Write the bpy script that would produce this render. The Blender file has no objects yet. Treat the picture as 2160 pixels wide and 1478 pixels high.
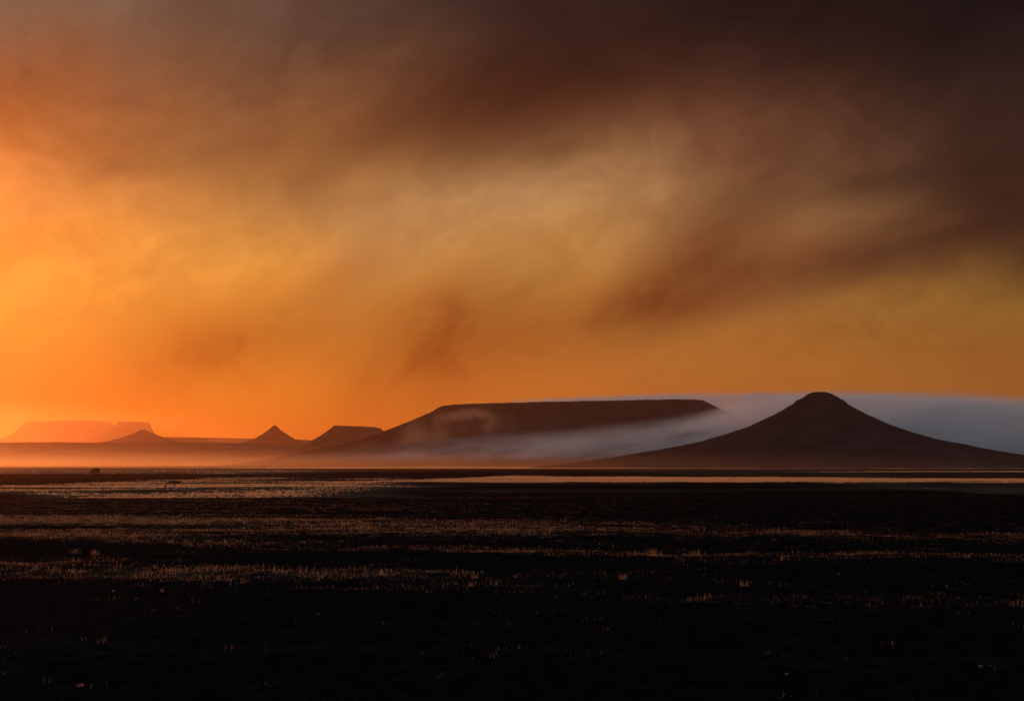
import bpy, math, random
import numpy as np

# ------------------------------------------------------------------ camera, sky, sun, exposure
scene = bpy.context.scene
COL = scene.collection
F = 3000.0                 # focal length in pixels of the 2160 px wide photograph
HORIZON = 978.0            # photo row of the true horizon
CAM_Z = 5.0
cam_data = bpy.data.cameras.new("camera")
cam_data.lens = 50.0
cam_data.sensor_width = 36.0
cam_data.clip_start = 0.5
cam_data.clip_end = 300000.0
cam = bpy.data.objects.new("camera", cam_data)
COL.objects.link(cam)
cam.location = (0.0, 0.0, CAM_Z)
cam.rotation_euler = (math.radians(90.0) + math.atan((HORIZON - 739.0) / F), 0.0, 0.0)
scene.camera = cam

SUN_AZ = math.radians(-34.0)      # measured from +Y towards +X
SUN_EL = math.radians(6.5)
SUN_STRENGTH = 3.2
SUN_COLOR = (1.0, 0.31, 0.08)

scene.view_settings.view_transform = 'Standard'
scene.view_settings.look = 'None'
scene.view_settings.gamma = 1.0
scene.view_settings.exposure = 0.0
scene.view_settings.use_curve_mapping = False
scene.render.engine = 'CYCLES'
scene.cycles.use_denoising = True
scene.cycles.max_bounces = 6
scene.cycles.diffuse_bounces = 2
scene.cycles.transparent_max_bounces = 16
scene.cycles.volume_bounces = 5
scene.cycles.volume_max_steps = 256
scene.cycles.sample_clamp_indirect = 4.0

sun_data = bpy.data.lights.new("sun", 'SUN')
sun_data.energy = SUN_STRENGTH
sun_data.angle = math.radians(0.6)
sun_data.color = SUN_COLOR
sun = bpy.data.objects.new("sun", sun_data)
COL.objects.link(sun)
_d = (math.sin(SUN_AZ) * math.cos(SUN_EL), math.cos(SUN_AZ) * math.cos(SUN_EL), math.sin(SUN_EL))
from mathutils import Vector
sun.rotation_euler = Vector(_d).to_track_quat('Z', 'Y').to_euler()
sun.location = (-300, 400, 200)


# ---- a small expression layer over shader nodes
class N:
    tree = None

    def __init__(self, sock):
        self.s = sock

    @staticmethod
    def new(kind):
        return N.tree.nodes.new(kind)

    @staticmethod
    def plug(inp, v):
        if isinstance(v, N):
            N.tree.links.new(v.s, inp)
        else:
            inp.default_value = v

    @staticmethod
    def m(op, *args, clamp=False):
        n = N.new('ShaderNodeMath')
        n.operation = op
        n.use_clamp = clamp
        for i, a in enumerate(args):
            N.plug(n.inputs[i], a)
        return N(n.outputs[0])

    def __add__(self, o): return N.m('ADD', self, o)
    def __radd__(self, o): return N.m('ADD', o, self)
    def __sub__(self, o): return N.m('SUBTRACT', self, o)
    def __rsub__(self, o): return N.m('SUBTRACT', o, self)
    def __mul__(self, o): return N.m('MULTIPLY', self, o)
    def __rmul__(self, o): return N.m('MULTIPLY', o, self)
    def __truediv__(self, o): return N.m('DIVIDE', self, o)
    def __neg__(self): return N.m('MULTIPLY', self, -1.0)


def smooth(x, a, b, ta=0.0, tb=1.0):
    n = N.new('ShaderNodeMapRange')
    n.interpolation_type = 'SMOOTHSTEP'
    N.plug(n.inputs['Value'], x)
    n.inputs['From Min'].default_value = a
    n.inputs['From Max'].default_value = b
    n.inputs['To Min'].default_value = ta
    n.inputs['To Max'].default_value = tb
    return N(n.outputs['Result'])


def linmap(x, a, b, ta=0.0, tb=1.0):
    n = N.new('ShaderNodeMapRange')
    N.plug(n.inputs['Value'], x)
    n.inputs['From Min'].default_value = a
    n.inputs['From Max'].default_value = b
    n.inputs['To Min'].default_value = ta
    n.inputs['To Max'].default_value = tb
    return N(n.outputs['Result'])


def vec(x, y, z=0.0):
    n = N.new('ShaderNodeCombineXYZ')
    for i, a in enumerate((x, y, z)):
        N.plug(n.inputs[i], a)
    return N(n.outputs[0])


def noise(v, scale=1.0, detail=4.0, rough=0.55, distortion=0.0, dims='3D'):
    n = N.new('ShaderNodeTexNoise')
    n.noise_dimensions = dims
    N.plug(n.inputs['Vector'], v)
    n.inputs['Scale'].default_value = scale
    n.inputs['Detail'].default_value = detail
    n.inputs['Roughness'].default_value = rough
    n.inputs['Distortion'].default_value = distortion
    return N(n.outputs['Fac'])


def ramp(x, stops, interp='LINEAR'):
    n = N.new('ShaderNodeValToRGB')
    n.color_ramp.interpolation = interp
    e = n.color_ramp.elements
    stops = sorted(stops, key=lambda s: s[0])
    while len(e) < len(stops):
        e.new(0.5)
    for i, (p, c) in enumerate(stops):
        e[i].position = p
        c = (c, c, c) if isinstance(c, (int, float)) else c
        e[i].color = (c[0], c[1], c[2], 1.0)
    N.plug(n.inputs[0], x)
    return N(n.outputs[0])


def mixc(f, a, b, mode='MIX'):
    n = N.new('ShaderNodeMix')
    n.data_type = 'RGBA'
    n.blend_type = mode
    N.plug(n.inputs[0], f)
    for i, c in ((6, a), (7, b)):
        if isinstance(c, N):
            N.plug(n.inputs[i], c)
        else:
            n.inputs[i].default_value = (c[0], c[1], c[2], 1.0)
    return N(n.outputs[2])


def split(v):
    n = N.new('ShaderNodeSeparateXYZ')
    N.plug(n.inputs[0], v)
    return N(n.outputs[0]), N(n.outputs[1]), N(n.outputs[2])


def hexlin(h):
    out = []
    for i in (1, 3, 5):
        c = int(h[i:i + 2], 16) / 255.0
        out.append(c / 12.92 if c <= 0.04045 else ((c + 0.055) / 1.055) ** 2.4)
    return tuple(out)


def az_el(px, py):
    u, v = (px - 1080.0) / F, (HORIZON - py) / F
    return math.atan(u), math.atan(v)


# ---- the world: a dusk sky seen through drifting smoke, brightest towards the sun
world = bpy.data.worlds.new("World")
scene.world = world
world.use_nodes = True
world.cycles.sampling_method = 'MANUAL'
world.cycles.sample_map_resolution = 256
N.tree = world.node_tree
N.tree.nodes.clear()
tc = N.new('ShaderNodeTexCoord')
dirv = N(tc.outputs['Generated'])
dx, dy, dz = split(dirv)
az = N.m('ARCTAN2', dx, dy)
el = N.m('ARCSINE', dz)
# drifting smoke: noise in (azimuth, elevation), streaks climbing to the right
ca, sa = math.cos(math.radians(16)), math.sin(math.radians(16))
along = az * ca + el * sa
across = el * ca - az * sa
warp = noise(vec(along * 3.0, across * 6.0, 3.7), 1.0, 2.0, 0.5, dims='2D') - 0.5
n_big = noise(vec(along * 5.0 + warp * 1.2, across * 13.0 + warp * 1.5, 1.3), 1.0, 3.0, 0.5, dims='2D') - 0.5
n_mid = noise(vec(along * 14.0 + warp * 3.5, across * 24.0 + warp * 3.0, 8.1), 1.0, 3.0, 0.55, dims='2D') - 0.5
n_fin = noise(vec(along * 42.0, across * 80.0, 5.5), 1.0, 2.0, 0.6, dims='2D') - 0.5
el_w = el + (n_big * 0.050 + n_mid * 0.020) * smooth(el, 0.02, 0.14)
t = N.m('ABSOLUTE', az - SUN_AZ + n_big * 0.10 * smooth(el, 0.02, 0.12))

EL0, EL1 = 0.0, 0.36


def column(points):
    return ramp(linmap(el_w, EL0, EL1), [((math.atan((HORIZON - y) / F)) / EL1, hexlin(c)) for y, c in points], 'B_SPLINE')


left = column([(978, '#ee620e'), (860, '#f07219'), (700, '#f69a36'), (600, '#f4993c'), (500, '#f4963f'), (430, '#ec9044'),
               (350, '#c87236'), (260, '#9c5a2e'), (180, '#885638'), (100, '#7c5e48'), (0, '#705e4c')])
qleft = column([(978, '#e86c18'), (840, '#ea8222'), (740, '#e68e30'), (620, '#e2943c'), (500, '#cf8c44'), (400, '#b67c42'),
                (300, '#946036'), (200, '#7e5236'), (100, '#6a4b36'), (0, '#624a3d')])
mid = column([(978, '#cc6a1c'), (840, '#c86e28'), (730, '#be7630'), (620, '#c48840'), (510, '#c28a4e'), (410, '#b48456'),
              (340, '#8d633c'), (280, '#68422a'), (200, '#4c2a1c'), (100, '#37211a'), (0, '#2f221f')])
qright = column([(978, '#b06226'), (840, '#b46a2c'), (740, '#ac6a2c'), (640, '#a06a34'), (540, '#95653e'), (430, '#8b623c'),
                 (340, '#7a4f35'), (250, '#623c29'), (170, '#3c251d'), (90, '#291916'), (0, '#1e1414')])
right = column([(978, '#96582a'), (840, '#a2622a'), (750, '#9a6028'), (670, '#94672c'), (610, '#7c5729'), (545, '#4a3224'),
                (470, '#402920'), (300, '#3a271f'), (200, '#2d1f1b'), (100, '#1c1414'), (0, '#131012')])


def tpos(px):
    return math.atan((px - 1080.0) / F) - SUN_AZ


sky = mixc(smooth(t, tpos(-60), tpos(520)), left, qleft)
sky = mixc(smooth(t, tpos(420), tpos(1120)), sky, mid)
sky = mixc(smooth(t, tpos(1020), tpos(1600)), sky, qright)
sky = mixc(smooth(t, tpos(1500), tpos(2150)), sky, right)


# billows: soft turbulent smoke, gathered thickest along a bank that climbs from the hills to the upper right
wx_ = noise(vec(az * 9.0, el * 12.0), 1.0, 2.0, 0.5, dims='2D') - 0.5
wy_ = noise(vec(az * 9.0 + 31.7, el * 12.0 + 11.3), 1.0, 2.0, 0.5, dims='2D') - 0.5
puff = noise(vec((az * 0.95 + el * 0.30) * 15.0 + wx_ * 1.3, (el * 0.95 - az * 0.30) * 20.0 + wy_ * 1.6), 1.0, 5.0, 0.62, dims='2D') - 0.5
wisp = noise(vec((az * 0.90 + el * 0.44) * 30.0 + wx_ * 1.2, (el * 0.90 - az * 0.44) * 62.0 + wy_ * 1.8), 1.0, 3.0, 0.5, dims='2D') - 0.5


def gather(lobes):
    tot = None
    for px, py, rx, ry, ang, w in lobes:
        a0, e0 = az_el(px, py)
        c, s_ = math.cos(math.radians(ang)), math.sin(math.radians(ang))
        X_ = ((az - a0) * c + (el - e0) * s_) * (F / rx)
        Y_ = ((el - e0) * c - (az - a0) * s_) * (F / ry)
        g_ = N.m('EXPONENT', -(X_ * X_ + Y_ * Y_)) * w
        tot = g_ if tot is None else tot + g_
    return tot


dark = gather([(1490, 540, 165, 80, 34, 0.85), (1370, 645, 160, 70, 20, 0.42), (1650, 590, 170, 55, 18, 0.50), (1180, 690, 220, 65, 14, 0.34),
               (930, 705, 200, 105, 30, 0.80), (520, 730, 250, 75, 14, 0.66), (330, 690, 180, 70, 20, 0.16), (740, 570, 140, 55, 28, 0.28),
               (1090, 205, 340, 80, 12, 0.30), (1880, 555, 190, 50, 10, 0.42), (2140, 470, 150, 180, 0, 0.28), (650, 330, 300, 80, 14, 0.18)])
pale = gather([(1130, 400, 230, 75, 24, 0.15), (1340, 315, 220, 60, 20, 0.12), (560, 560, 200, 60, 16, 0.08)])
amt = N.m('MAXIMUM', 0.0, dark * N.m('MAXIMUM', 0.72, 1.05 + puff * 2.8 + wisp * 1.0))
tr = N.m('EXPONENT', amt * -0.62)
tg = N.m('EXPONENT', amt * -0.88)
tb = N.m('EXPONENT', amt * -0.86)
sky = mixc(1.0, sky, vec(tr, tg, tb), 'MULTIPLY')
gain = (puff * 0.70 + wisp * 0.28 + n_big * 0.10) * smooth(el, 0.02, 0.12) + pale * (0.8 + puff * 1.2)
sky = mixc(1.0, sky, vec(1.0 + gain * 0.85, 1.0 + gain, 1.0 + gain * 1.15), 'MULTIPLY')

# the smoke thins out behind the camera into plain dusk sky
nish = N.new('ShaderNodeTexSky')
nish.sky_type = 'NISHITA'
nish.sun_disc = False
nish.sun_elevation = SUN_EL
nish.sun_rotation = SUN_AZ
nish.dust_density = 2.0
nish.air_density = 1.0
dusk = mixc(1.0, N(nish.outputs[0]), (0.15, 0.15, 0.15), 'MULTIPLY')
sundot = dx * _d[0] + dy * _d[1] + dz * _d[2]
back = smooth(sundot, 0.52, -0.2)
sky = mixc(back, sky, dusk)
over = smooth(el, 0.38, 0.95)
sky = mixc(over * 0.9, sky, dusk)
# below the horizon nothing but the ground is seen
bg = N.new('ShaderNodeBackground')
N.plug(bg.inputs['Color'], sky)
bg.inputs['Strength'].default_value = 1.0
wo = N.new('ShaderNodeOutputWorld')
N.tree.links.new(bg.outputs[0], wo.inputs['Surface'])


# ------------------------------------------------------------------ helpers
def at(px, py, D):
    """world point seen at a photo pixel, D metres ahead"""
    return ((px - 1080.0) / F * D, D, CAM_Z + (HORIZON - py) / F * D)


def tag(o, label=None, cat=None, group=None, kind=None):
    if label: o["label"] = label
    if cat: o["category"] = cat
    if group: o["group"] = group
    if kind: o["kind"] = kind
    return o


def mesh_obj(name, verts, faces, mat, parent=None, smooth_shade=False):
    me = bpy.data.meshes.new(name)
    verts = np.asarray(verts, dtype=np.float32)
    faces = np.asarray(faces, dtype=np.int32)
    k = faces.shape[1]
    me.vertices.add(len(verts))
    me.vertices.foreach_set("co", verts.ravel())
    me.loops.add(faces.size)
    me.loops.foreach_set("vertex_index", faces.ravel())
    me.polygons.add(len(faces))
    me.polygons.foreach_set("loop_start", np.arange(0, faces.size, k, dtype=np.int32))
    me.polygons.foreach_set("loop_total", np.full(len(faces), k, dtype=np.int32))
    if smooth_shade:
        me.polygons.foreach_set("use_smooth", np.ones(len(faces), dtype=bool))
    me.update(calc_edges=True)
    me.validate()
    me.materials.append(mat)
    o = bpy.data.objects.new(name, me)
    COL.objects.link(o)
    if parent is not None:
        o.parent = parent
    return o


def grid_faces(nr, nc, wrap=False):
    i = np.arange(nr - 1)[:, None]
    j = np.arange(nc if wrap else nc - 1)[None, :]
    j2 = (j + 1) % nc
    a = i * nc + j
    b = i * nc + j2
    c = (i + 1) * nc + j2
    d = (i + 1) * nc + j
    return np.stack([a, b, c, d], -1).reshape(-1, 4)


def _hash(ix, iy, seed):
    n = (ix.astype(np.int64) * 374761393 + iy.astype(np.int64) * 668265263 + seed * 1442695041) & 0xFFFFFFFF
    n = ((n ^ (n >> 13)) * 1274126177) & 0xFFFFFFFF
    n = (n ^ (n >> 16)) & 0xFFFFFFFF
    return n / 4294967295.0


def vnoise(x, y, seed=0):
    ix, iy = np.floor(x), np.floor(y)
    fx, fy = x - ix, y - iy
    fx, fy = fx * fx * (3 - 2 * fx), fy * fy * (3 - 2 * fy)
    a, b = _hash(ix, iy, seed), _hash(ix + 1, iy, seed)
    c, d = _hash(ix, iy + 1, seed), _hash(ix + 1, iy + 1, seed)
    return (a * (1 - fx) + b * fx) * (1 - fy) + (c * (1 - fx) + d * fx) * fy


def fbm(x, y, seed=0, octv=4, gain=0.5):
    s, amp, tot = 0.0, 1.0, 0.0
    for k in range(octv):
        s = s + amp * vnoise(x * 2 ** k + 17.3 * k, y * 2 ** k - 9.1 * k, seed + k)
        tot += amp
        amp *= gain
    return s / tot - 0.5


def sstep(x, a, b):
    q = np.clip((x - a) / (b - a), 0, 1)
    return q * q * (3 - 2 * q)


# ------------------------------------------------------------------ materials
def material(name):
    m = bpy.data.materials.new(name)
    m.use_nodes = True
    N.tree = m.node_tree
    N.tree.nodes.clear()
    return m


def surface(out):
    o = N.new('ShaderNodeOutputMaterial')
    N.tree.links.new(out, o.inputs['Surface'])


def diffuse(color, rough=0.8, bump=None, dist=0.1):
    n = N.new('ShaderNodeBsdfDiffuse')
    if isinstance(color, N):
        N.plug(n.inputs['Color'], color)
    else:
        n.inputs['Color'].default_value = (*color, 1.0)
    n.inputs['Roughness'].default_value = rough
    if bump is not None:
        b = N.new('ShaderNodeBump')
        b.inputs['Distance'].default_value = dist
        N.plug(b.inputs['Height'], bump)
        N.tree.links.new(b.outputs[0], n.inputs['Normal'])
    return n


def pos():
    return N(N.new('ShaderNodeNewGeometry').outputs['Position'])


def make_hill_mat(name, c1, c2, s):
    m = material(name)
    p = pos()
    x, y, z = split(p)
    n1 = noise(p, s, 6.0, 0.6)
    strata = noise(vec(x * 0.002, y * 0.002, z * 0.06), 1.0, 3.0, 0.6)
    col = mixc(smooth(n1 * 0.85 + strata * 0.15, 0.36, 0.64), c1, c2)
    surface(diffuse(col, 0.9, noise(p, s * 4, 5.0, 0.65), 8.0).outputs[0])
    return m


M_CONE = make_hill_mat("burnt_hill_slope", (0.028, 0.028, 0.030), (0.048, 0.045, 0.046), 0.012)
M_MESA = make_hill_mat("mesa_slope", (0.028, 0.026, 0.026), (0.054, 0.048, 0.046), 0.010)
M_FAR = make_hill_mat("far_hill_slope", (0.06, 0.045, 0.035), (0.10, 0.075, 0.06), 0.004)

# ground: burnt black veld with islands of unburnt dry grass (cover attribute = where the grass survived)
M_GROUND = material("burnt_veld")
p = pos()
x, y, z = split(p)
att = N.new('ShaderNodeAttribute')
att.attribute_name = "dry_cover"
cover = N(att.outputs['Fac'])
fine = noise(vec(x * 1.4, y * 0.9, z), 1.0, 6.0, 0.65)
broad = noise(vec(x * 0.05, y * 0.05, z), 1.0, 4.0, 0.6)
burnt = mixc(smooth(fine, 0.35, 0.7), (0.0045, 0.0042, 0.005), (0.012, 0.0105, 0.0105))
dry = mixc(smooth(fine * 0.5 + broad * 0.5, 0.35, 0.65), (0.24, 0.17, 0.105), (0.40, 0.30, 0.19))
f = smooth(cover + (fine - 0.5) * 0.7 + (broad - 0.5) * 0.25, 0.40, 0.80) * smooth(y, 60.0, 320.0, 0.10, 1.0)
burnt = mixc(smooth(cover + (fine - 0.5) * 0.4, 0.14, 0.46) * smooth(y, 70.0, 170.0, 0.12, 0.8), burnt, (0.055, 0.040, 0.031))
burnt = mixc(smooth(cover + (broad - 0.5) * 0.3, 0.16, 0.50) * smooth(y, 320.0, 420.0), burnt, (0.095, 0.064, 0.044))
surface(diffuse(mixc(f, burnt, dry), 1.0, fine, 0.12).outputs[0])


def make_blade_mat(name, c1, c2, trans, tint):
    m = material(name)
    oi = noise(pos(), 1.7, 2.0)
    col = mixc(smooth(oi, 0.35, 0.65), c1, c2)
    d = N.new('ShaderNodeBsdfDiffuse')
    N.plug(d.inputs['Color'], col)
    tr = N.new('ShaderNodeBsdfTranslucent')
    N.plug(tr.inputs['Color'], mixc(1.0, col, tint, 'MULTIPLY'))
    mx = N.new('ShaderNodeMixShader')
    mx.inputs[0].default_value = trans
    N.tree.links.new(d.outputs[0], mx.inputs[1])
    N.tree.links.new(tr.outputs[0], mx.inputs[2])
    surface(mx.outputs[0])
    return m


M_DRY = make_blade_mat("dry_grass_blade", (0.42, 0.31, 0.19), (0.70, 0.56, 0.37), 0.55, (1.0, 0.9, 0.75))
M_NEAR = make_blade_mat("near_dry_blade", (0.17, 0.13, 0.095), (0.42, 0.32, 0.225), 0.5, (1.0, 0.92, 0.8))
M_TUFT = make_blade_mat("tuft_blade", (0.10, 0.075, 0.055), (0.30, 0.225, 0.155), 0.5, (1.0, 0.9, 0.75))
M_SCORCHED = make_blade_mat("scorched_grass_blade", (0.008, 0.007, 0.007), (0.028, 0.021, 0.017), 0.25, (1.0, 0.9, 0.8))
M_SINGED = make_blade_mat("singed_grass_blade", (0.07, 0.05, 0.038), (0.22, 0.155, 0.105), 0.5, (1.0, 0.9, 0.75))
M_LEAF = make_blade_mat("thorn_tree_leaf", (0.030, 0.032, 0.016), (0.055, 0.055, 0.026), 0.25, (1.0, 1.0, 0.6))
M_BARK = material("bark")
surface(diffuse(mixc(noise(pos(), 6.0), (0.03, 0.024, 0.02), (0.07, 0.055, 0.045))).outputs[0])
M_STONE = material("dolerite_stone")
surface(diffuse(mixc(noise(pos(), 7.0, 5.0), (0.20, 0.14, 0.10), (0.36, 0.27, 0.2)), 0.8, noise(pos(), 22.0, 5.0), 0.02).outputs[0])

# ------------------------------------------------------------------ ground
def crest_y(x):
    """where the near rise rolls over towards the lower plain"""
    return 222.0 + 0.16 * x + 10.0 * fbm(x / 60.0, x * 0 + 3.3, 41, 3)


PLAIN_Z = -5.0


def terrain(x, y):
    near = (fbm(x / 26.0, y / 14.0, 3, 4) * 0.9 + fbm(x / 5.0, y / 4.0, 11, 3) * 0.30 + fbm(x / 1.5, y / 1.5, 13, 2) * 0.08 * sstep(y, 140, 70))
    near = near * sstep(y, -20, 30) * (0.35 + 0.65 * sstep(y, 160, 60))
    yc = crest_y(x)
    k = sstep(y, yc - 25, yc + 170)
    plain = PLAIN_Z + fbm(x / 300.0, y / 500.0, 23, 4) * 2.2 * sstep(y, 350, 900) * sstep(y, 9000, 2500) + fbm(x / 40.0, y / 60.0, 29, 3) * 0.5
    return near * (1 - k) + plain * k


def dry_cover(x, y):
    """how much unburnt dry grass stands here (0 burnt .. 1 full)"""
    tx = x / np.maximum(y, 20.0)                       # bearing, used only for broad drift of the fire front
    lat = np.clip(0.5 - x / 60.0, 0.0, 1.0)
    streak = fbm(x / 38.0, y / 5.0, 51, 4) + 0.5
    patch = fbm(x / 7.0, y / 2.6, 57, 4) + 0.5
    b1 = np.exp(-((y - (61.0 - 0.30 * x)) / 4.5) ** 2)
    b2 = np.exp(-((y - (84.0 - 0.42 * x)) / 5.0) ** 2)
    b3 = np.exp(-((y - (112.0 - 0.3 * x)) / 14.0) ** 2)
    b4 = np.exp(-((y - (38.5 - 0.12 * x)) / 1.8) ** 2)
    near = (0.50 + 0.42 * lat ** 2) * b1 + (0.40 + 0.22 * lat) * b2 + (0.30 + 0.22 * lat) * b3 + 0.30 * b4 + 0.06 + 0.16 * lat * sstep(y, 85, 115)
    near = near * (0.05 + 1.35 * streak) + (patch - 0.5) * 0.75 * np.clip(near * 2.0, 0.15, 1)
    # the lower plain
    s2 = fbm(x / 120.0, y / 40.0, 61, 4)
    warp = fbm(x / 220.0, y / 300.0, 67, 3)
    yy = y + warp * 160.0
    rag = fbm(x / 45.0, y / 60.0, 71, 4)
    fray = fbm(x / 50.0, y / 22.0, 77, 5, 0.6)
    fieldl = sstep(x + rag * 120, -300, -215) * sstep(x + s2 * 160, 10, -90) * sstep(yy + rag * 250, 1150, 900) * (0.80 + 0.75 * fray + 0.4 * s2)
    bright = sstep(x + rag * 60, -210, -165) * sstep(x + rag * 80, -40, -120) * sstep(y + rag * 150, 440, 490) * sstep(y + rag * 150, 700, 620) * (0.86 + 0.8 * fray)
    fieldl = np.maximum(fieldl, bright)
    hump = np.exp(-((x + 275.0) / 58.0) ** 2 - ((y - 790.0 + rag * 160) / 120.0) ** 2)        # a burnt swell inside the pale field
    corner = sstep(y + rag * 130 + (x + 130) * 0.8, 460, 415)                        # burnt ground at the near left
    fieldl = fieldl * (1 - 0.95 * hump) * (1 - 0.9 * corner)
    dn = np.interp(x, [-170, -114, -69, 0, 126, 324], [660, 690, 790, 770, 745, 715])
    df = np.interp(x, [-170, -114, -69, 0, 126, 324, 520], [640, 720, 930, 1250, 1150, 960, 880])
    yr = y + rag * 90 + fbm(x / 18.0, y / 12.0, 73, 3) * 50
    strip = sstep(yr, dn - 60, dn + 70) * sstep(y + rag * 160 + fray * 120, df + 150, df - 120) * (0.74 + 1.3 * fray)
    under = sstep(x, 60, 170) * sstep(y + rag * 90, 470, 520) * 0.27               # thin scorched grass below the strip
    strip2 = sstep(x, -1500, -200) * sstep(yy + rag * 300, 2900, 3300) * sstep(yy, 5200, 4500)
    lens = np.exp(-((x - 620.0) / 330.0) ** 2 - ((yy - 1850.0 - 0.35 * (x - 620.0)) / 140.0) ** 2)
    lstrip = sstep(x, -100, -330) * sstep(yy, 1300, 1500) * sstep(yy, 2600, 2200)
    plain = np.maximum.reduce([fieldl * (0.66 + 1.2 * s2 + 0.5 * rag), strip, strip2 * (0.8 + 0.7 * fray), lens, lstrip * (0.5 + 0.6 * fray),
                               under * (1 + rag), 0.16 + 0.4 * s2])
    yc = crest_y(x)
    k = sstep(y, yc + 10, yc + 60)
    return np.clip(near * (1 - k) + plain * k, 0, 1)


ys = np.concatenate([np.linspace(-300, 15, 12), 15 + (np.geomspace(1, 66, 430) - 1) / 65 * 285,
                     np.geomspace(301, 90000, 420)[1:]])
us = np.linspace(-1, 1, 481)
us = np.sign(us) * (0.55 * np.abs(us) + 0.45 * np.abs(us) ** 2.2)
Y, U = np.meshgrid(ys, us, indexing='ij')
X = U * (140.0 + 0.95 * np.maximum(Y, 0) + 0.6 * np.abs(np.minimum(Y, 0)))
Z = terrain(X, Y)
ground = mesh_obj("ground", np.stack([X, Y, Z], -1).reshape(-1, 3), grid_faces(*X.shape), M_GROUND, smooth_shade=True)
tag(ground, "burnt black veld with bands of pale dry grass", "ground", kind="structure")
_a = ground.data.attributes.new("dry_cover", 'FLOAT', 'POINT')
_a.data.foreach_set("value", dry_cover(X, Y).astype(np.float32).ravel())


# ------------------------------------------------------------------ hills
def ground_z(x, y):
    return float(terrain(np.array([x], float), np.array([y], float))[0])


def hill_field(name, label, mat, cx, cy, hx, hy, nx, ny, zfun, category="hill"):
    """a height field standing in the plain; zfun(x, y) gives its height over the plain"""
    xs = np.linspace(cx - hx, cx + hx, nx)
    yv = np.linspace(cy - hy, cy + hy, ny)
    Yg, Xg = np.meshgrid(yv, xs, indexing='ij')
    H = zfun(Xg, Yg)
    o = mesh_obj(name, np.stack([Xg, Yg, PLAIN_Z - 6.0 + H], -1).reshape(-1, 3), grid_faces(ny, nx), mat, smooth_shade=True)
    return tag(o, label, category, kind="structure")


def gullies(x, y, cx, cy, seed, n=26, r0=400.0):
    a = np.arctan2(x - cx, y - cy)
    r = np.hypot(x - cx, y - cy)
    g = fbm(a * n / 6.283 + 0.25 * fbm(r / r0 * 6, a * 3, seed + 5, 2) * 4, r / r0 * 1.5, seed, 4)
    return g


def radial_hill(name, label, mat, px, base_py, D, prof, seed, squash=0.9, n=220, rough=0.06, skew=0.0):
    s = D / F
    cx = (px - 1080.0) * s
    rr = np.array([q[0] for q in prof], float) * s
    hh = np.array([q[1] for q in prof], float) * s
    R = rr[-1]

    def zf(x, y):
        dxv = (x - cx)
        r = np.hypot(dxv, (y - D) / squash)
        g = gullies(x, y, cx, D, seed)
        w = sstep(r, 0.03 * R, 0.30 * R)
        r = r * (1.0 + (rough * g * w) + skew * dxv / R * w)
        h = np.interp(r, rr, hh)
        h = h + fbm(x / (14 * s), y / (14 * s), seed + 2, 4) * 3.0 * s * sstep(r, R, 0.6 * R) + fbm(x / (5 * s), y / (5 * s), seed + 6, 3) * 1.8 * s * sstep(r, 0.5 * R, 0.1 * R)
        return h
    return hill_field(name, label, mat, cx, D, R * 1.05, R * 1.05 * squash, n, n, zf)


def mesa_hill(name, label, mat, px0, px1, D, depth, prof, tilt, seed, n=(320, 160), rough=0.10, toprough=0.5):
    """flat-topped hill: rounded-box plan from px0 to px1, profile by distance from the rim"""
    s = D / F
    x0, x1 = (px0 - 1080.0) * s, (px1 - 1080.0) * s
    cx, hx, hy = (x0 + x1) / 2, (x1 - x0) / 2, depth / 2
    cy = D + hy
    rad = min(hx, hy) * 0.6
    rr = np.array([q[0] for q in prof], float) * s
    hh = np.array([q[1] for q in prof], float) * s
    R = rr[-1]

    def zf(x, y):
        wx = fbm(x / (60 * s), y / (60 * s), seed, 4) * 46 * s * rough * 3
        wx = wx + fbm(x / (16 * s), y / (30 * s), seed + 9, 3) * 12 * s * rough * 3
        qx, qy = np.abs(x - cx) - hx + rad, np.abs(y - cy) - hy + rad
        d = np.hypot(np.maximum(qx, 0), np.maximum(qy, 0)) + np.minimum(np.maximum(qx, qy), 0) - rad
        d = np.maximum(d + wx * sstep(d, -20 * s, 60 * s), 0)
        h = np.interp(d, rr, hh)
        top = 1.0 + tilt * (x - cx) / hx
        h = h * top + fbm(x / (25 * s), y / (25 * s), seed + 3, 4) * toprough * s * 2 + fbm(x / (7 * s), y / (7 * s), seed + 7, 3) * toprough * s * 1.6
        return h
    return hill_field(name, label, mat, cx, cy, hx + R, hy + R, n[0], n[1], zf)


BASE = 8.0    # the hills' feet stand a little under the horizon row
radial_hill("conical_hill", "dark conical hill with a rounded rocky cap, largest peak on the right", M_CONE, 1730, 985, 4000,
            [(0, 163.5), (14, 162.5), (25, 159.5), (34, 153), (44, 147.5), (50, 145.5), (56, 137.5), (90, 119), (120, 104), (150, 91), (190, 77), (250, 60), (330, 43),
             (430, 25), (540, 12), (640, 4), (740, 0)], 101, rough=0.10, n=440)
mesa_hill("flat_topped_hill", "long dark flat-topped hill half drowned in drifting smoke", M_MESA, 925, 1500, 6500, 900,
          [(0, 139), (10, 134), (22, 127), (45, 116), (95, 94), (150, 73), (210, 56), (280, 40), (360, 22), (440, 8), (520, 0)], 0.045, 131, toprough=1.3)
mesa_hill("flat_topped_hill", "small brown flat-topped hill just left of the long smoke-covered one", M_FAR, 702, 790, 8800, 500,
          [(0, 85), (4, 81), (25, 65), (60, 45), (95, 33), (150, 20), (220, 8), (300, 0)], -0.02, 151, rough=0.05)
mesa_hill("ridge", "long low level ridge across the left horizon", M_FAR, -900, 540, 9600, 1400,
          [(0, 51), (40, 49), (90, 44), (150, 34), (230, 20), (330, 8), (450, 0)], -0.04, 171, n=(400, 120), rough=0.05, toprough=0.7)
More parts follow.
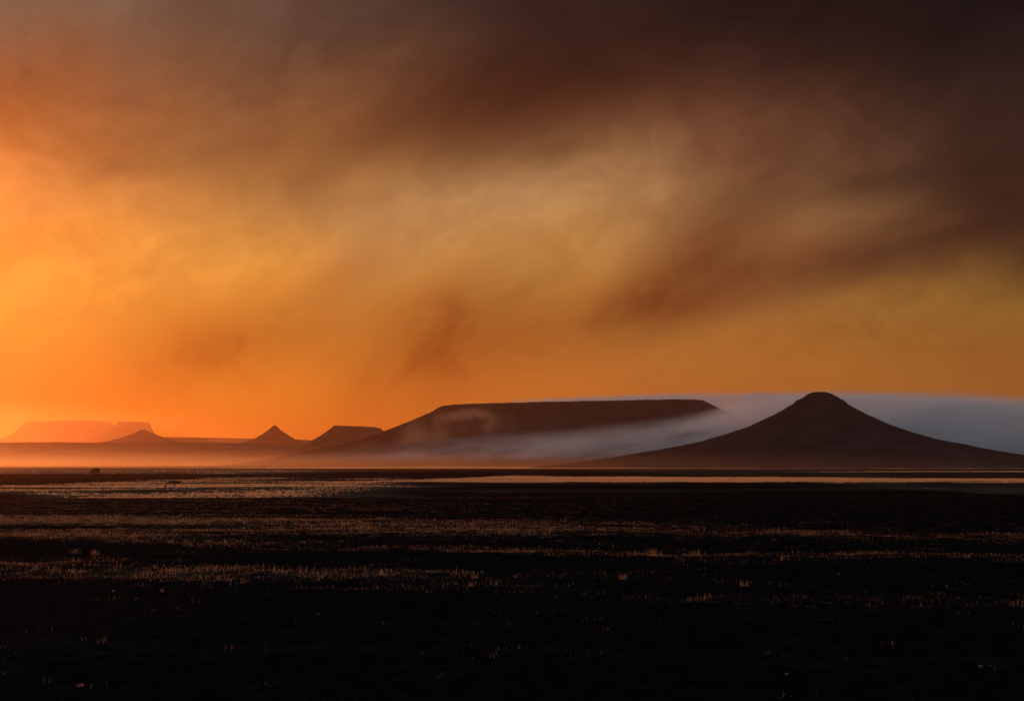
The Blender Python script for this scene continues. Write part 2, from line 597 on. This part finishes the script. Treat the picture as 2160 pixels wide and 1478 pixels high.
radial_hill("conical_hill", "small sharp pyramid hill standing alone on the left horizon", M_FAR, 580, 985, 13000,
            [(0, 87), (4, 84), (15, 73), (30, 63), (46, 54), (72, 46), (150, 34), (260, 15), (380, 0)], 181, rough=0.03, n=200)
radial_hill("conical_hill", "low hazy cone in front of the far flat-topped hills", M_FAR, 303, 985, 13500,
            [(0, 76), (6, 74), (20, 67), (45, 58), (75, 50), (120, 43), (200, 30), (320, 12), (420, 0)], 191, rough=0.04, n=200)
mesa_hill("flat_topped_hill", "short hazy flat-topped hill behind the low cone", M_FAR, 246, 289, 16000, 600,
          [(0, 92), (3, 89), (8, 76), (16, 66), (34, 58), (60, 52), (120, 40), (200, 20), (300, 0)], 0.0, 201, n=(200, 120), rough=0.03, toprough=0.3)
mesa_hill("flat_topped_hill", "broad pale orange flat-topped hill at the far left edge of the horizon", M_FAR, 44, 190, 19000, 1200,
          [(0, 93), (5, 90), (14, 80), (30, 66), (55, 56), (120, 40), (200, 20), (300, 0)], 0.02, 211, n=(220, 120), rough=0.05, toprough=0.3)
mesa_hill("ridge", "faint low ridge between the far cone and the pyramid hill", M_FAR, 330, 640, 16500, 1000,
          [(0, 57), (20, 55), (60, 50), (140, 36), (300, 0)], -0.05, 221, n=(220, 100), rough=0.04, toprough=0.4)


# ------------------------------------------------------------------ grass
rng = np.random.default_rng(7)


def grass(name, label, mat, xs, ys_, h_lo, h_hi, blades, width, lean=0.45, spread=0.12, hscale=None):
    """tufts of bent tapering blades; every blade is two quads-worth of real geometry"""
    n = len(xs)
    tx = np.repeat(xs, blades)
    ty = np.repeat(ys_, blades)
    k = len(tx)
    hs = np.repeat(rng.uniform(h_lo, h_hi, n) * (1.0 if hscale is None else hscale), blades) * rng.uniform(0.55, 1.15, k)
    bx = tx + rng.normal(0, spread, k)
    by = ty + rng.normal(0, spread, k)
    bz = terrain(bx, by) - 0.03
    a = rng.uniform(0, 2 * np.pi, k)
    ln = np.abs(rng.normal(0, lean, k)) * hs
    ox, oy = np.cos(a) * ln, np.sin(a) * ln
    # blade faces roughly across the view and the light
    wa = rng.normal(0, 0.7, k)
    wv = width * rng.uniform(0.6, 1.3, k) * np.clip(0.35 + ty / 90.0, 0.5, 2.0 if width < 0.1 else 1.0)
    wx, wy = np.cos(wa) * wv / 2, np.sin(wa) * wv / 2
    v = np.empty((k, 5, 3), np.float32)
    v[:, 0] = np.stack([bx - wx, by - wy, bz], -1)
    v[:, 1] = np.stack([bx + wx, by + wy, bz], -1)
    mx_, my_, mz_ = bx + ox * 0.35, by + oy * 0.35, bz + hs * 0.6
    v[:, 2] = np.stack([mx_ + wx * 0.7, my_ + wy * 0.7, mz_], -1)
    v[:, 3] = np.stack([mx_ - wx * 0.7, my_ - wy * 0.7, mz_], -1)
    v[:, 4] = np.stack([bx + ox, by + oy, bz + hs * np.sqrt(np.clip(1 - (ln / np.maximum(hs, 1e-4)) ** 2 * 0.5, 0.3, 1))], -1)
    b = (np.arange(k) * 5)[:, None]
    f1 = np.concatenate([b + np.array([[0, 1, 2]]), b + np.array([[0, 2, 3]]), b + np.array([[3, 2, 4]])], 0)
    o = mesh_obj(name, v.reshape(-1, 3), f1, mat)
    return tag(o, label, "grass", kind="stuff")


def scatter(y0, y1, count, keep):
    """points spread over the wedge of ground in view, kept with probability keep(x, y)"""
    yv = np.sqrt(rng.uniform(y0 * y0, y1 * y1, count))
    xv = rng.uniform(-0.44, 0.44, count) * yv + rng.uniform(-4, 4, count)
    m = rng.random(count) < keep(xv, yv)
    return xv[m], yv[m]


gx, gy = scatter(24, 250, 150000, lambda a, b: np.clip((dry_cover(a, b) - 0.24) * 1.9, 0, 0.9) ** 1.5 * sstep(b, 30, 56))
grass("dry_grass", "sparse pale dry grass left standing in bands on the burnt field", M_NEAR, gx, gy, 0.05, 0.22, 8, 0.016, lean=0.75, spread=0.22,
      hscale=np.exp(rng.normal(0.0, 0.35, len(gx))))
gx, gy = scatter(24, 250, 110000, lambda a, b: 0.012 + np.clip((dry_cover(a, b) - 0.08) * 1.6, 0, 0.95) * (0.1 + 0.9 * sstep(b, 38, 60)))
grass("singed_grass", "low singed brown grass streaking the burnt field", M_SINGED, gx, gy, 0.04, 0.20, 6, 0.022, lean=0.8, spread=0.3)
gx, gy = scatter(24, 250, 30000, lambda a, b: np.full_like(a, 0.9))
grass("burnt_stubble", "black burnt grass stubble covering the near field", M_SCORCHED, gx, gy, 0.06, 0.26, 6, 0.024, lean=0.6, spread=0.14)
gx, gy = scatter(300, 1250, 150000, lambda a, b: np.clip((dry_cover(a, b) - 0.36) * 2.5, 0, 1))
grass("plain_grass", "unburnt dry grass glowing on the lower plain", M_DRY, gx, gy, 0.3, 0.55, 4, 0.2, spread=0.4)
gx, gy = scatter(1250, 5200, 200000, lambda a, b: np.clip((dry_cover(a, b) - 0.45) * 2.5, 0, 1) * 0.8)
grass("distant_grass", "thin pale strips of dry grass far out on the plain", M_DRY, gx, gy, 0.4, 0.7, 2, 1.2, spread=0.8)


# ------------------------------------------------------------------ trees, shrubs, tufts and stones
def ground_at(px, py):
    """the spot of ground seen at a photo pixel"""
    d = np.geomspace(20, 6000, 6000)
    x_ = (px - 1080.0) / F * d
    zr = CAM_Z + (HORIZON - py) / F * d
    tz = terrain(x_, d)
    k = np.argmax(zr <= tz)
    return float(x_[k]), float(d[k]), float(tz[k])


def empty(name, loc):
    o = bpy.data.objects.new(name, None)
    COL.objects.link(o)
    o.location = loc
    o.empty_display_size = 0.2
    return o


def tube(points, radii, sides=7):
    pts = np.asarray(points, float)
    V_, F_ = [], []
    for i, q in enumerate(pts):
        d_ = pts[min(i + 1, len(pts) - 1)] - pts[max(i - 1, 0)]
        d_ = d_ / (np.linalg.norm(d_) + 1e-9)
        ref = np.array([0, 1, 0]) if abs(d_[1]) < 0.9 else np.array([1, 0, 0])
        u_ = np.cross(d_, ref); u_ /= np.linalg.norm(u_)
        w_ = np.cross(d_, u_)
        for k in range(sides):
            a_ = 2 * math.pi * k / sides
            V_.append(q + radii[i] * (math.cos(a_) * u_ + math.sin(a_) * w_))
    return np.array(V_), grid_faces(len(pts), sides, wrap=True)


def join_geo(parts):
    V_, F_, n_ = [], [], 0
    for v_, f_ in parts:
        V_.append(v_); F_.append(np.asarray(f_) + n_); n_ += len(v_)
    return np.concatenate(V_), np.concatenate(F_)


def make_tree(name, label, cat, px, py, width, height, flat, seed, group=None, leaves=1600):
    """thorn tree or shrub: trunk with forking limbs and a crown of leaf clumps on the limb ends"""
    r = np.random.default_rng(seed)
    bx_, by_, bz_ = ground_at(px, py)
    root = empty(name, (bx_, by_, bz_))
    fork = height * (0.45 if flat else 0.28)
    tr = max(0.04, height * 0.032)
    geo = [tube([(0, 0, -0.3), (tr, 0, fork * 0.5), (tr * 2 * r.normal(), 0, fork)], [tr * 1.6, tr * 1.15, tr])]
    tips = []
    nl = 13
    for k in range(nl):
        a_ = 2 * math.pi * k / nl + r.normal(0, 0.25)
        rad = width / 2 * (r.uniform(0.45, 0.82) if flat else r.uniform(0.15, 0.80))
        top = height * (r.uniform(0.80, 0.90) if flat else 0.92 - 0.62 * (2 * rad / width) ** 2 + r.normal(0, 0.05))
        e = np.array([math.cos(a_) * rad, math.sin(a_) * rad, top])
        m_ = np.array([e[0] * 0.5, e[1] * 0.5, fork + (top - fork) * (0.7 if flat else 0.5)])
        geo.append(tube([(0, 0, fork * 0.9), m_, e], [tr * 0.6, tr * 0.4, tr * 0.15], 5))
        tips += [e, (m_ + e) / 2]
    tips.append(np.array([0, 0, height * 0.86]))
    v_, f_ = join_geo(geo)
    mesh_obj("trunk", v_, f_, M_BARK, root, True)
    tips = np.array(tips)
    n_ = leaves
    c = tips[r.integers(0, len(tips), n_)]
    off = r.normal(0, 1, (n_, 3)) * np.array([width * 0.085, width * 0.085, height * (0.045 if flat else 0.10)])
    c = c + off
    c[:, 2] = np.clip(c[:, 2], height * (0.55 if flat else 0.08), height)
    sz = height * 0.045 * r.uniform(0.6, 1.5, n_)
    a = r.normal(0, 1, (n_, 3)); a /= np.linalg.norm(a, axis=1)[:, None]
    b = np.cross(a, r.normal(0, 1, (n_, 3))); b /= np.linalg.norm(b, axis=1)[:, None]
    v = np.stack([c - a * sz[:, None], c + b * sz[:, None] * 0.55, c + a * sz[:, None], c - b * sz[:, None] * 0.55], 1)
    mesh_obj("crown", v.reshape(-1, 3), np.arange(n_ * 4).reshape(-1, 4), M_LEAF, root)
    return tag(root, label, cat, group)


G_TREE = "dark thorn trees and shrubs dotted over the plain"
make_tree("thorn_tree", "rounded dark tree on the hazy edge of the plain, below the far flat-topped hills", "tree", 205, 1002, 10.5, 6.4, False, 1, G_TREE)
make_tree("thorn_tree", "dark flat-topped thorn tree standing alone in the pale grass field", "tree", 371, 1030, 5.6, 3.3, True, 2, G_TREE)
make_tree("shrub", "low dark shrub left of the flat-topped thorn tree", "shrub", 352, 1029, 2.0, 1.4, False, 3, G_TREE, 700)
make_tree("shrub", "tiny dark shrub alone at the far left of the plain", "shrub", 91, 1005, 2.6, 1.9, False, 4, G_TREE, 700)
make_tree("shrub", "small dark shrub right of the rounded skyline tree", "shrub", 284, 1003, 4.2, 2.0, False, 5, G_TREE, 700)
make_tree("shrub", "wide low dark shrub at the near edge of the pale grass, below the flat-topped tree", "shrub", 393, 1043, 4.6, 0.9, False, 6, G_TREE, 900)
make_tree("shrub", "low bushy dark shrub right of the wide one near the black field edge", "shrub", 490, 1040, 3.2, 1.1, False, 7, G_TREE, 900)
make_tree("shrub", "smaller dark shrub beside the bushy one near the black field edge", "shrub", 512, 1041, 2.4, 0.7, False, 8, G_TREE, 700)
make_tree("shrub", "tiny dark shrub on the plain right of the flat-topped tree", "shrub", 440, 1003, 2.4, 1.7, False, 9, G_TREE, 600)


def make_tuft(label, px, py, height, spread, blades, seed):
    """one standing tuft of dry grass with a rooted clump and arching blades"""
    r = np.random.default_rng(seed)
    bx_, by_, bz_ = ground_at(px, py)
    V_ = [(math.cos(q) * spread * 0.4, math.sin(q) * spread * 0.4, -0.035 + 0.02 * (q % 1.0)) for q in np.linspace(0, 2 * math.pi, 8, endpoint=False)] + [(0, 0, 0.02)]
    F_ = [(8, q, (q + 1) % 8, (q + 2) % 8) for q in range(0, 8, 2)]
    for k in range(blades):
        a_ = r.uniform(0, 2 * math.pi)
        ox, oy = r.normal(0, spread * 0.28, 2)
        a_ = math.atan2(oy, ox) + r.normal(0, 0.6)
        h = height * r.uniform(0.30, 1.0) ** 0.9
        ln = h * abs(r.normal(0.25, 0.30))
        w = 0.006 * r.uniform(0.7, 1.5) * max(0.5, by_ / 70.0)
        wa = r.normal(0, 0.7)
        wx, wy = math.cos(wa) * w, math.sin(wa) * w
        b0 = len(V_)
        for q, (kk, zz) in enumerate(((0, 0), (0.12, 0.4), (0.45, 0.78), (1.0, 1.0))):
            cx_, cy_ = ox + math.cos(a_) * ln * kk, oy + math.sin(a_) * ln * kk
            ww = (1, 0.9, 0.6, 0.12)[q]
            V_ += [(cx_ - wx * ww, cy_ - wy * ww, zz * h - 0.04), (cx_ + wx * ww, cy_ + wy * ww, zz * h - 0.04)]
        F_ += [(b0 + 2 * q, b0 + 2 * q + 1, b0 + 2 * q + 3, b0 + 2 * q + 2) for q in range(3)]
    o = mesh_obj("grass_tuft", V_, F_, M_TUFT)
    o.location = (bx_, by_, bz_)
    return tag(o, label, "grass tuft", "tall dry tufts standing out of the burnt field")


make_tuft("tall bright dry grass tuft left of centre, the tallest of the main grass band", 776, 1213, 0.55, 0.13, 46, 21)
make_tuft("pale dry grass tuft a little right of the tallest one, centre of the main band", 1003, 1216, 0.27, 0.30, 34, 22)
make_tuft("broad dim dry grass tuft right of centre, under the end of the long flat-topped hill", 1312, 1218, 0.34, 0.34, 36, 23)
make_tuft("dry grass tuft standing in the upper band at the left", 168, 1164, 0.38, 0.50, 36, 24)
make_tuft("dry grass tuft in the upper left band, right of its neighbour", 207, 1168, 0.42, 0.30, 34, 25)
make_tuft("dry grass tuft in the upper band right of centre", 1378, 1163, 0.36, 0.50, 34, 26)
make_tuft("dim dry grass tuft in the main band at the right", 1566, 1232, 0.30, 0.30, 30, 27)
make_tuft("low pale tuft alone in the black foreground, nearest the bottom left corner", 184, 1438, 0.13, 0.13, 34, 28)
make_tuft("small pale tuft just below the main band at the left", 350, 1244, 0.22, 0.08, 26, 29)
make_tuft("small pale tuft on the black ground below the tallest tuft", 675, 1292, 0.16, 0.06, 22, 30)


def make_stone(label, px, py, size, seed):
    r = np.random.default_rng(seed)
    bx_, by_, bz_ = ground_at(px, py)
    th = np.linspace(0, math.pi, 9)
    ph = np.linspace(0, 2 * math.pi, 12, endpoint=False)
    T, P = np.meshgrid(th, ph, indexing='ij')
    rad = 1 + 0.5 * fbm(np.cos(P) * 1.3 + 5 + seed, np.sin(P) * 1.3 + T * 1.4, seed, 3)
    v = np.stack([rad * np.sin(T) * np.cos(P) * size, rad * np.sin(T) * np.sin(P) * size * 0.8, rad * np.cos(T) * size * 0.55], -1)
    o = mesh_obj("stone", v.reshape(-1, 3), grid_faces(9, 12, wrap=True), M_STONE)
    o.location = (bx_, by_, bz_ + size * 0.2)
    return tag(o, label, "stone", "pale stones lying on the burnt ground")


make_stone("small pale stone on the burnt slope at the left, under the main grass band", 248, 1243, 0.07, 31)
make_stone("small grey stone on the black ground at the lower right", 1651, 1414, 0.05, 32)
make_stone("small pale stone in the black foreground at the far right", 2054, 1398, 0.06, 33)


# ------------------------------------------------------------------ haze over everything
def volume_out(node):
    o = N.new('ShaderNodeOutputMaterial')
    N.tree.links.new(node.outputs[0], o.inputs['Volume'])


def pvolume(color, density, g):
    n = N.new('ShaderNodeVolumePrincipled')
    n.inputs['Color'].default_value = (*color, 1.0)
    n.inputs['Density Attribute'].default_value = ""
    n.inputs['Color Attribute'].default_value = ""
    n.inputs['Temperature Attribute'].default_value = ""
    n.inputs['Anisotropy'].default_value = g
    N.plug(n.inputs['Density'], density)
    return n


M_HAZE = material("smoky_air")
volume_out(pvolume((0.92, 0.52, 0.31), 2.1e-5, 0.89))


def box(name, x0, x1, y0, y1, z0, z1, mat):
    v = [(x, y, z) for z in (z0, z1) for y in (y0, y1) for x in (x0, x1)]
    fc = [(0, 2, 3, 1), (4, 5, 7, 6), (0, 1, 5, 4), (2, 6, 7, 3), (0, 4, 6, 2), (1, 3, 7, 5)]
    return mesh_obj(name, v, fc, mat)


haze = box("haze", -95000, 95000, -2000, 95000, -40, 640, M_HAZE)
tag(haze, "warm smoky haze hanging over the whole plain", "haze", kind="stuff")


# ------------------------------------------------------------------ smoke banks among the hills
def loft(name, xs, ytab, top, bottom, mat, label):
    """closed body of smoke: box-like sections along x with a rounded top"""
    V_ = []
    sec = [(0.0, 0.0), (0.0, 0.72), (0.10, 0.92), (0.28, 1.0), (0.72, 1.0), (0.90, 0.92), (1.0, 0.72), (1.0, 0.0)]
    for i, x_ in enumerate(xs):
        for (a_, b_) in sec:
            V_.append((x_, ytab[0] + (ytab[1] - ytab[0]) * a_, bottom + (top[i] - bottom) * b_))
    n_ = len(sec)
    me_f = [tuple(q) for q in grid_faces(len(xs), n_, wrap=True)]
    me = bpy.data.meshes.new(name)
    last = (len(xs) - 1) * n_
    me.from_pydata(V_, [], me_f + [tuple(range(n_))[::-1], tuple(last + k for k in range(n_))])
    import bmesh
    bm = bmesh.new(); bm.from_mesh(me); bmesh.ops.recalc_face_normals(bm, faces=bm.faces); bm.to_mesh(me); bm.free()
    me.materials.append(mat)
    o = bpy.data.objects.new(name, me)
    COL.objects.link(o)
    return tag(o, label, "smoke", kind="stuff")


def smoke_bank(name, label, D, depth, prof, dens, color, g, soft, lift=0.0, seed=0.0, step=1.0, rough=1.0):
    """prof: (px, py of the top, relative density) along the bank, seen from the plain"""
    mid_d = D + depth / 2
    xs = np.array([(q[0] - 1080.0) / F * mid_d for q in prof])
    tops = np.array([CAM_Z + (HORIZON - q[1]) / F * mid_d for q in prof])
    den = np.array([q[2] for q in prof], float)
    x0, x1 = xs[0], xs[-1]
    zmax = tops.max()
    m = material(name)
    p_ = pos()
    x_, y_, z_ = split(p_)
    fx = linmap(x_, x0, x1)
    topn = ramp(fx, [((a_ - x0) / (x1 - x0), b_ / zmax) for a_, b_ in zip(xs, tops)], 'B_SPLINE')
    denn = ramp(fx, [((a_ - x0) / (x1 - x0), b_) for a_, b_ in zip(xs, den)], 'B_SPLINE')
    tp = split(topn)[0] * zmax
    dn = split(denn)[0]
    n1 = noise(vec(x_ * 0.0022 + seed, y_ * 0.002, z_ * 0.014 - x_ * 0.0012), 1.0, 4.0, 0.55) - 0.5
    n2 = noise(vec(x_ * 0.007 + seed, y_ * 0.006, z_ * 0.03 - x_ * 0.003), 1.0, 3.0, 0.55) - 0.5
    n3 = noise(vec(x_ * 0.018 + seed, y_ * 0.012, z_ * 0.05 - x_ * 0.006), 1.0, 3.0, 0.6) - 0.5
    edge = z_ - tp + n1 * soft * 1.1 + n2 * soft * 0.7 + n3 * soft * 0.3
    d_ = smooth(edge, soft * 0.35, -soft)
    d_ = d_ * smooth(y_, D, D + depth * 0.25) * smooth(y_, D + depth, D + depth * 0.75)
    if lift:
        d_ = d_ * smooth(z_ + n1 * lift * 0.5, lift * 0.1, lift)
    d_ = d_ * dn * N.m('MAXIMUM', 0.03, 0.95 + (n1 * 5.0 + n2 * 4.0 + n3 * 2.0) * rough)
    volume_out(pvolume(color, d_ * dens, g))
    m.cycles.volume_step_rate = step
    return loft(name, xs, (D, D + depth), tops + soft * 1.1, -12.0, m, label)


SMOKE_GREY = (0.90, 0.94, 1.0)
smoke_bank("smoke_bank", "grey smoke bank pouring down in front of the long hill and behind the cone", 5050, 1000,
           [(420, 974, 0.0), (600, 966, 0.05), (760, 950, 0.09), (880, 933, 0.12), (1000, 922, 0.15), (1150, 913, 0.20), (1300, 899, 0.24), (1420, 886, 0.34),
            (1500, 868, 0.5), (1560, 848, 0.9), (1640, 835, 1.0), (1760, 832, 1.0), (1900, 833, 1.0), (2050, 839, 0.9), (2200, 850, 0.8),
            (2500, 872, 0.6), (2900, 930, 0.3), (3200, 970, 0.0)], 0.0068, SMOKE_GREY, -0.5, 56.0, lift=40.0, seed=1.0)
smoke_bank("smoke_bank", "thin smoke layer hanging over the top of the long flat-topped hill", 7500, 700,
           [(900, 862, 0.0), (1000, 852, 0.4), (1120, 843, 0.8), (1300, 835, 1.0), (1450, 830, 1.0), (1650, 828, 1.0), (1880, 831, 1.0),
            (2160, 846, 0.9), (2500, 868, 0.6), (2900, 930, 0.0)], 0.0056, SMOKE_GREY, -0.5, 24.0, seed=5.0)
smoke_bank("ground_mist", "low pale mist lying on the plain at the foot of the hills", 1300, 7200,
           [(-900, 956, 0.9), (-200, 952, 1.0), (200, 950, 1.0), (450, 952, 0.9), (600, 956, 0.9), (800, 960, 1.0), (1100, 963, 1.0), (1400, 966, 0.8),
            (1800, 971, 0.45), (2400, 972, 0.35)], 0.00010, (0.95, 0.80, 0.68), 0.65, 46.0, seed=9.0, step=0.5, rough=0.5)

smoke_bank("smoke_bank", "orange smoke veil in front of the farthest hills at the left", 14300, 1200,
           [(-900, 850, 1.0), (-300, 850, 1.0), (100, 852, 1.0), (280, 860, 0.9), (420, 880, 0.6), (560, 905, 0.3), (700, 940, 0.0)], 0.00042, (0.93, 0.62, 0.40), 0.87, 160.0, seed=13.0, rough=0.15)

# wisps curling up the left face of the long hill
m_wisp = material("smoke_wisp")
x_, y_, z_ = split(pos())
wn1 = noise(pos(), 0.012, 4.0, 0.6) - 0.5
wn2 = noise(pos(), 0.035, 3.0, 0.6) - 0.5
WD = 6080.0
acc = None
for px, py, rx, rz, w in ((862, 930, 26, 26, 0.8), (880, 905, 20, 24, 0.8), (905, 925, 40, 16, 0.6), (950, 880, 26, 10, 1.0), (985, 871, 30, 9, 1.3), (1020, 876, 26, 10, 1.1),
                          (1045, 890, 12, 14, 0.9), (1028, 908, 12, 16, 0.9), (1040, 928, 24, 12, 0.7), (790, 942, 50, 14, 0.6), (960, 935, 70, 14, 0.8), (925, 900, 16, 40, 0.6), (1075, 905, 22, 30, 0.5), (985, 905, 50, 22, 0.35)):
    cx_, _, cz_ = at(px, py, WD)
    a_ = (x_ - cx_ + wn1 * 130.0 + wn2 * 50.0) * (F / (rx * WD))
    c_ = (z_ - cz_ + wn1 * 60.0 + wn2 * 34.0) * (F / (rz * WD))
    b_ = (y_ - WD) * (1.0 / 110.0)
    g_ = N.m('EXPONENT', -(a_ * a_ + c_ * c_ + b_ * b_)) * w
    acc = g_ if acc is None else acc + g_
volume_out(pvolume((0.95, 0.86, 0.80), N.m('MAXIMUM', 0.0, acc * (1.0 + wn2 * 3.4) - 0.12) * 0.0010, 0.2))
m_wisp.cycles.volume_step_rate = 0.7
wx0, wx1 = at(700, 0, WD)[0], at(1110, 0, WD)[0]
loft("smoke_wisp", np.linspace(wx0, wx1, 12), (WD - 230, WD + 230),
     np.interp(np.linspace(wx0, wx1, 12), [at(q, 0, WD)[0] for q in (700, 800, 900, 1000, 1110)], [at(0, q, WD)[2] for q in (925, 900, 855, 840, 860)]),
     at(0, 965, WD)[2], m_wisp, "pale smoke wisp curling in an arch on the left face of the long hill")
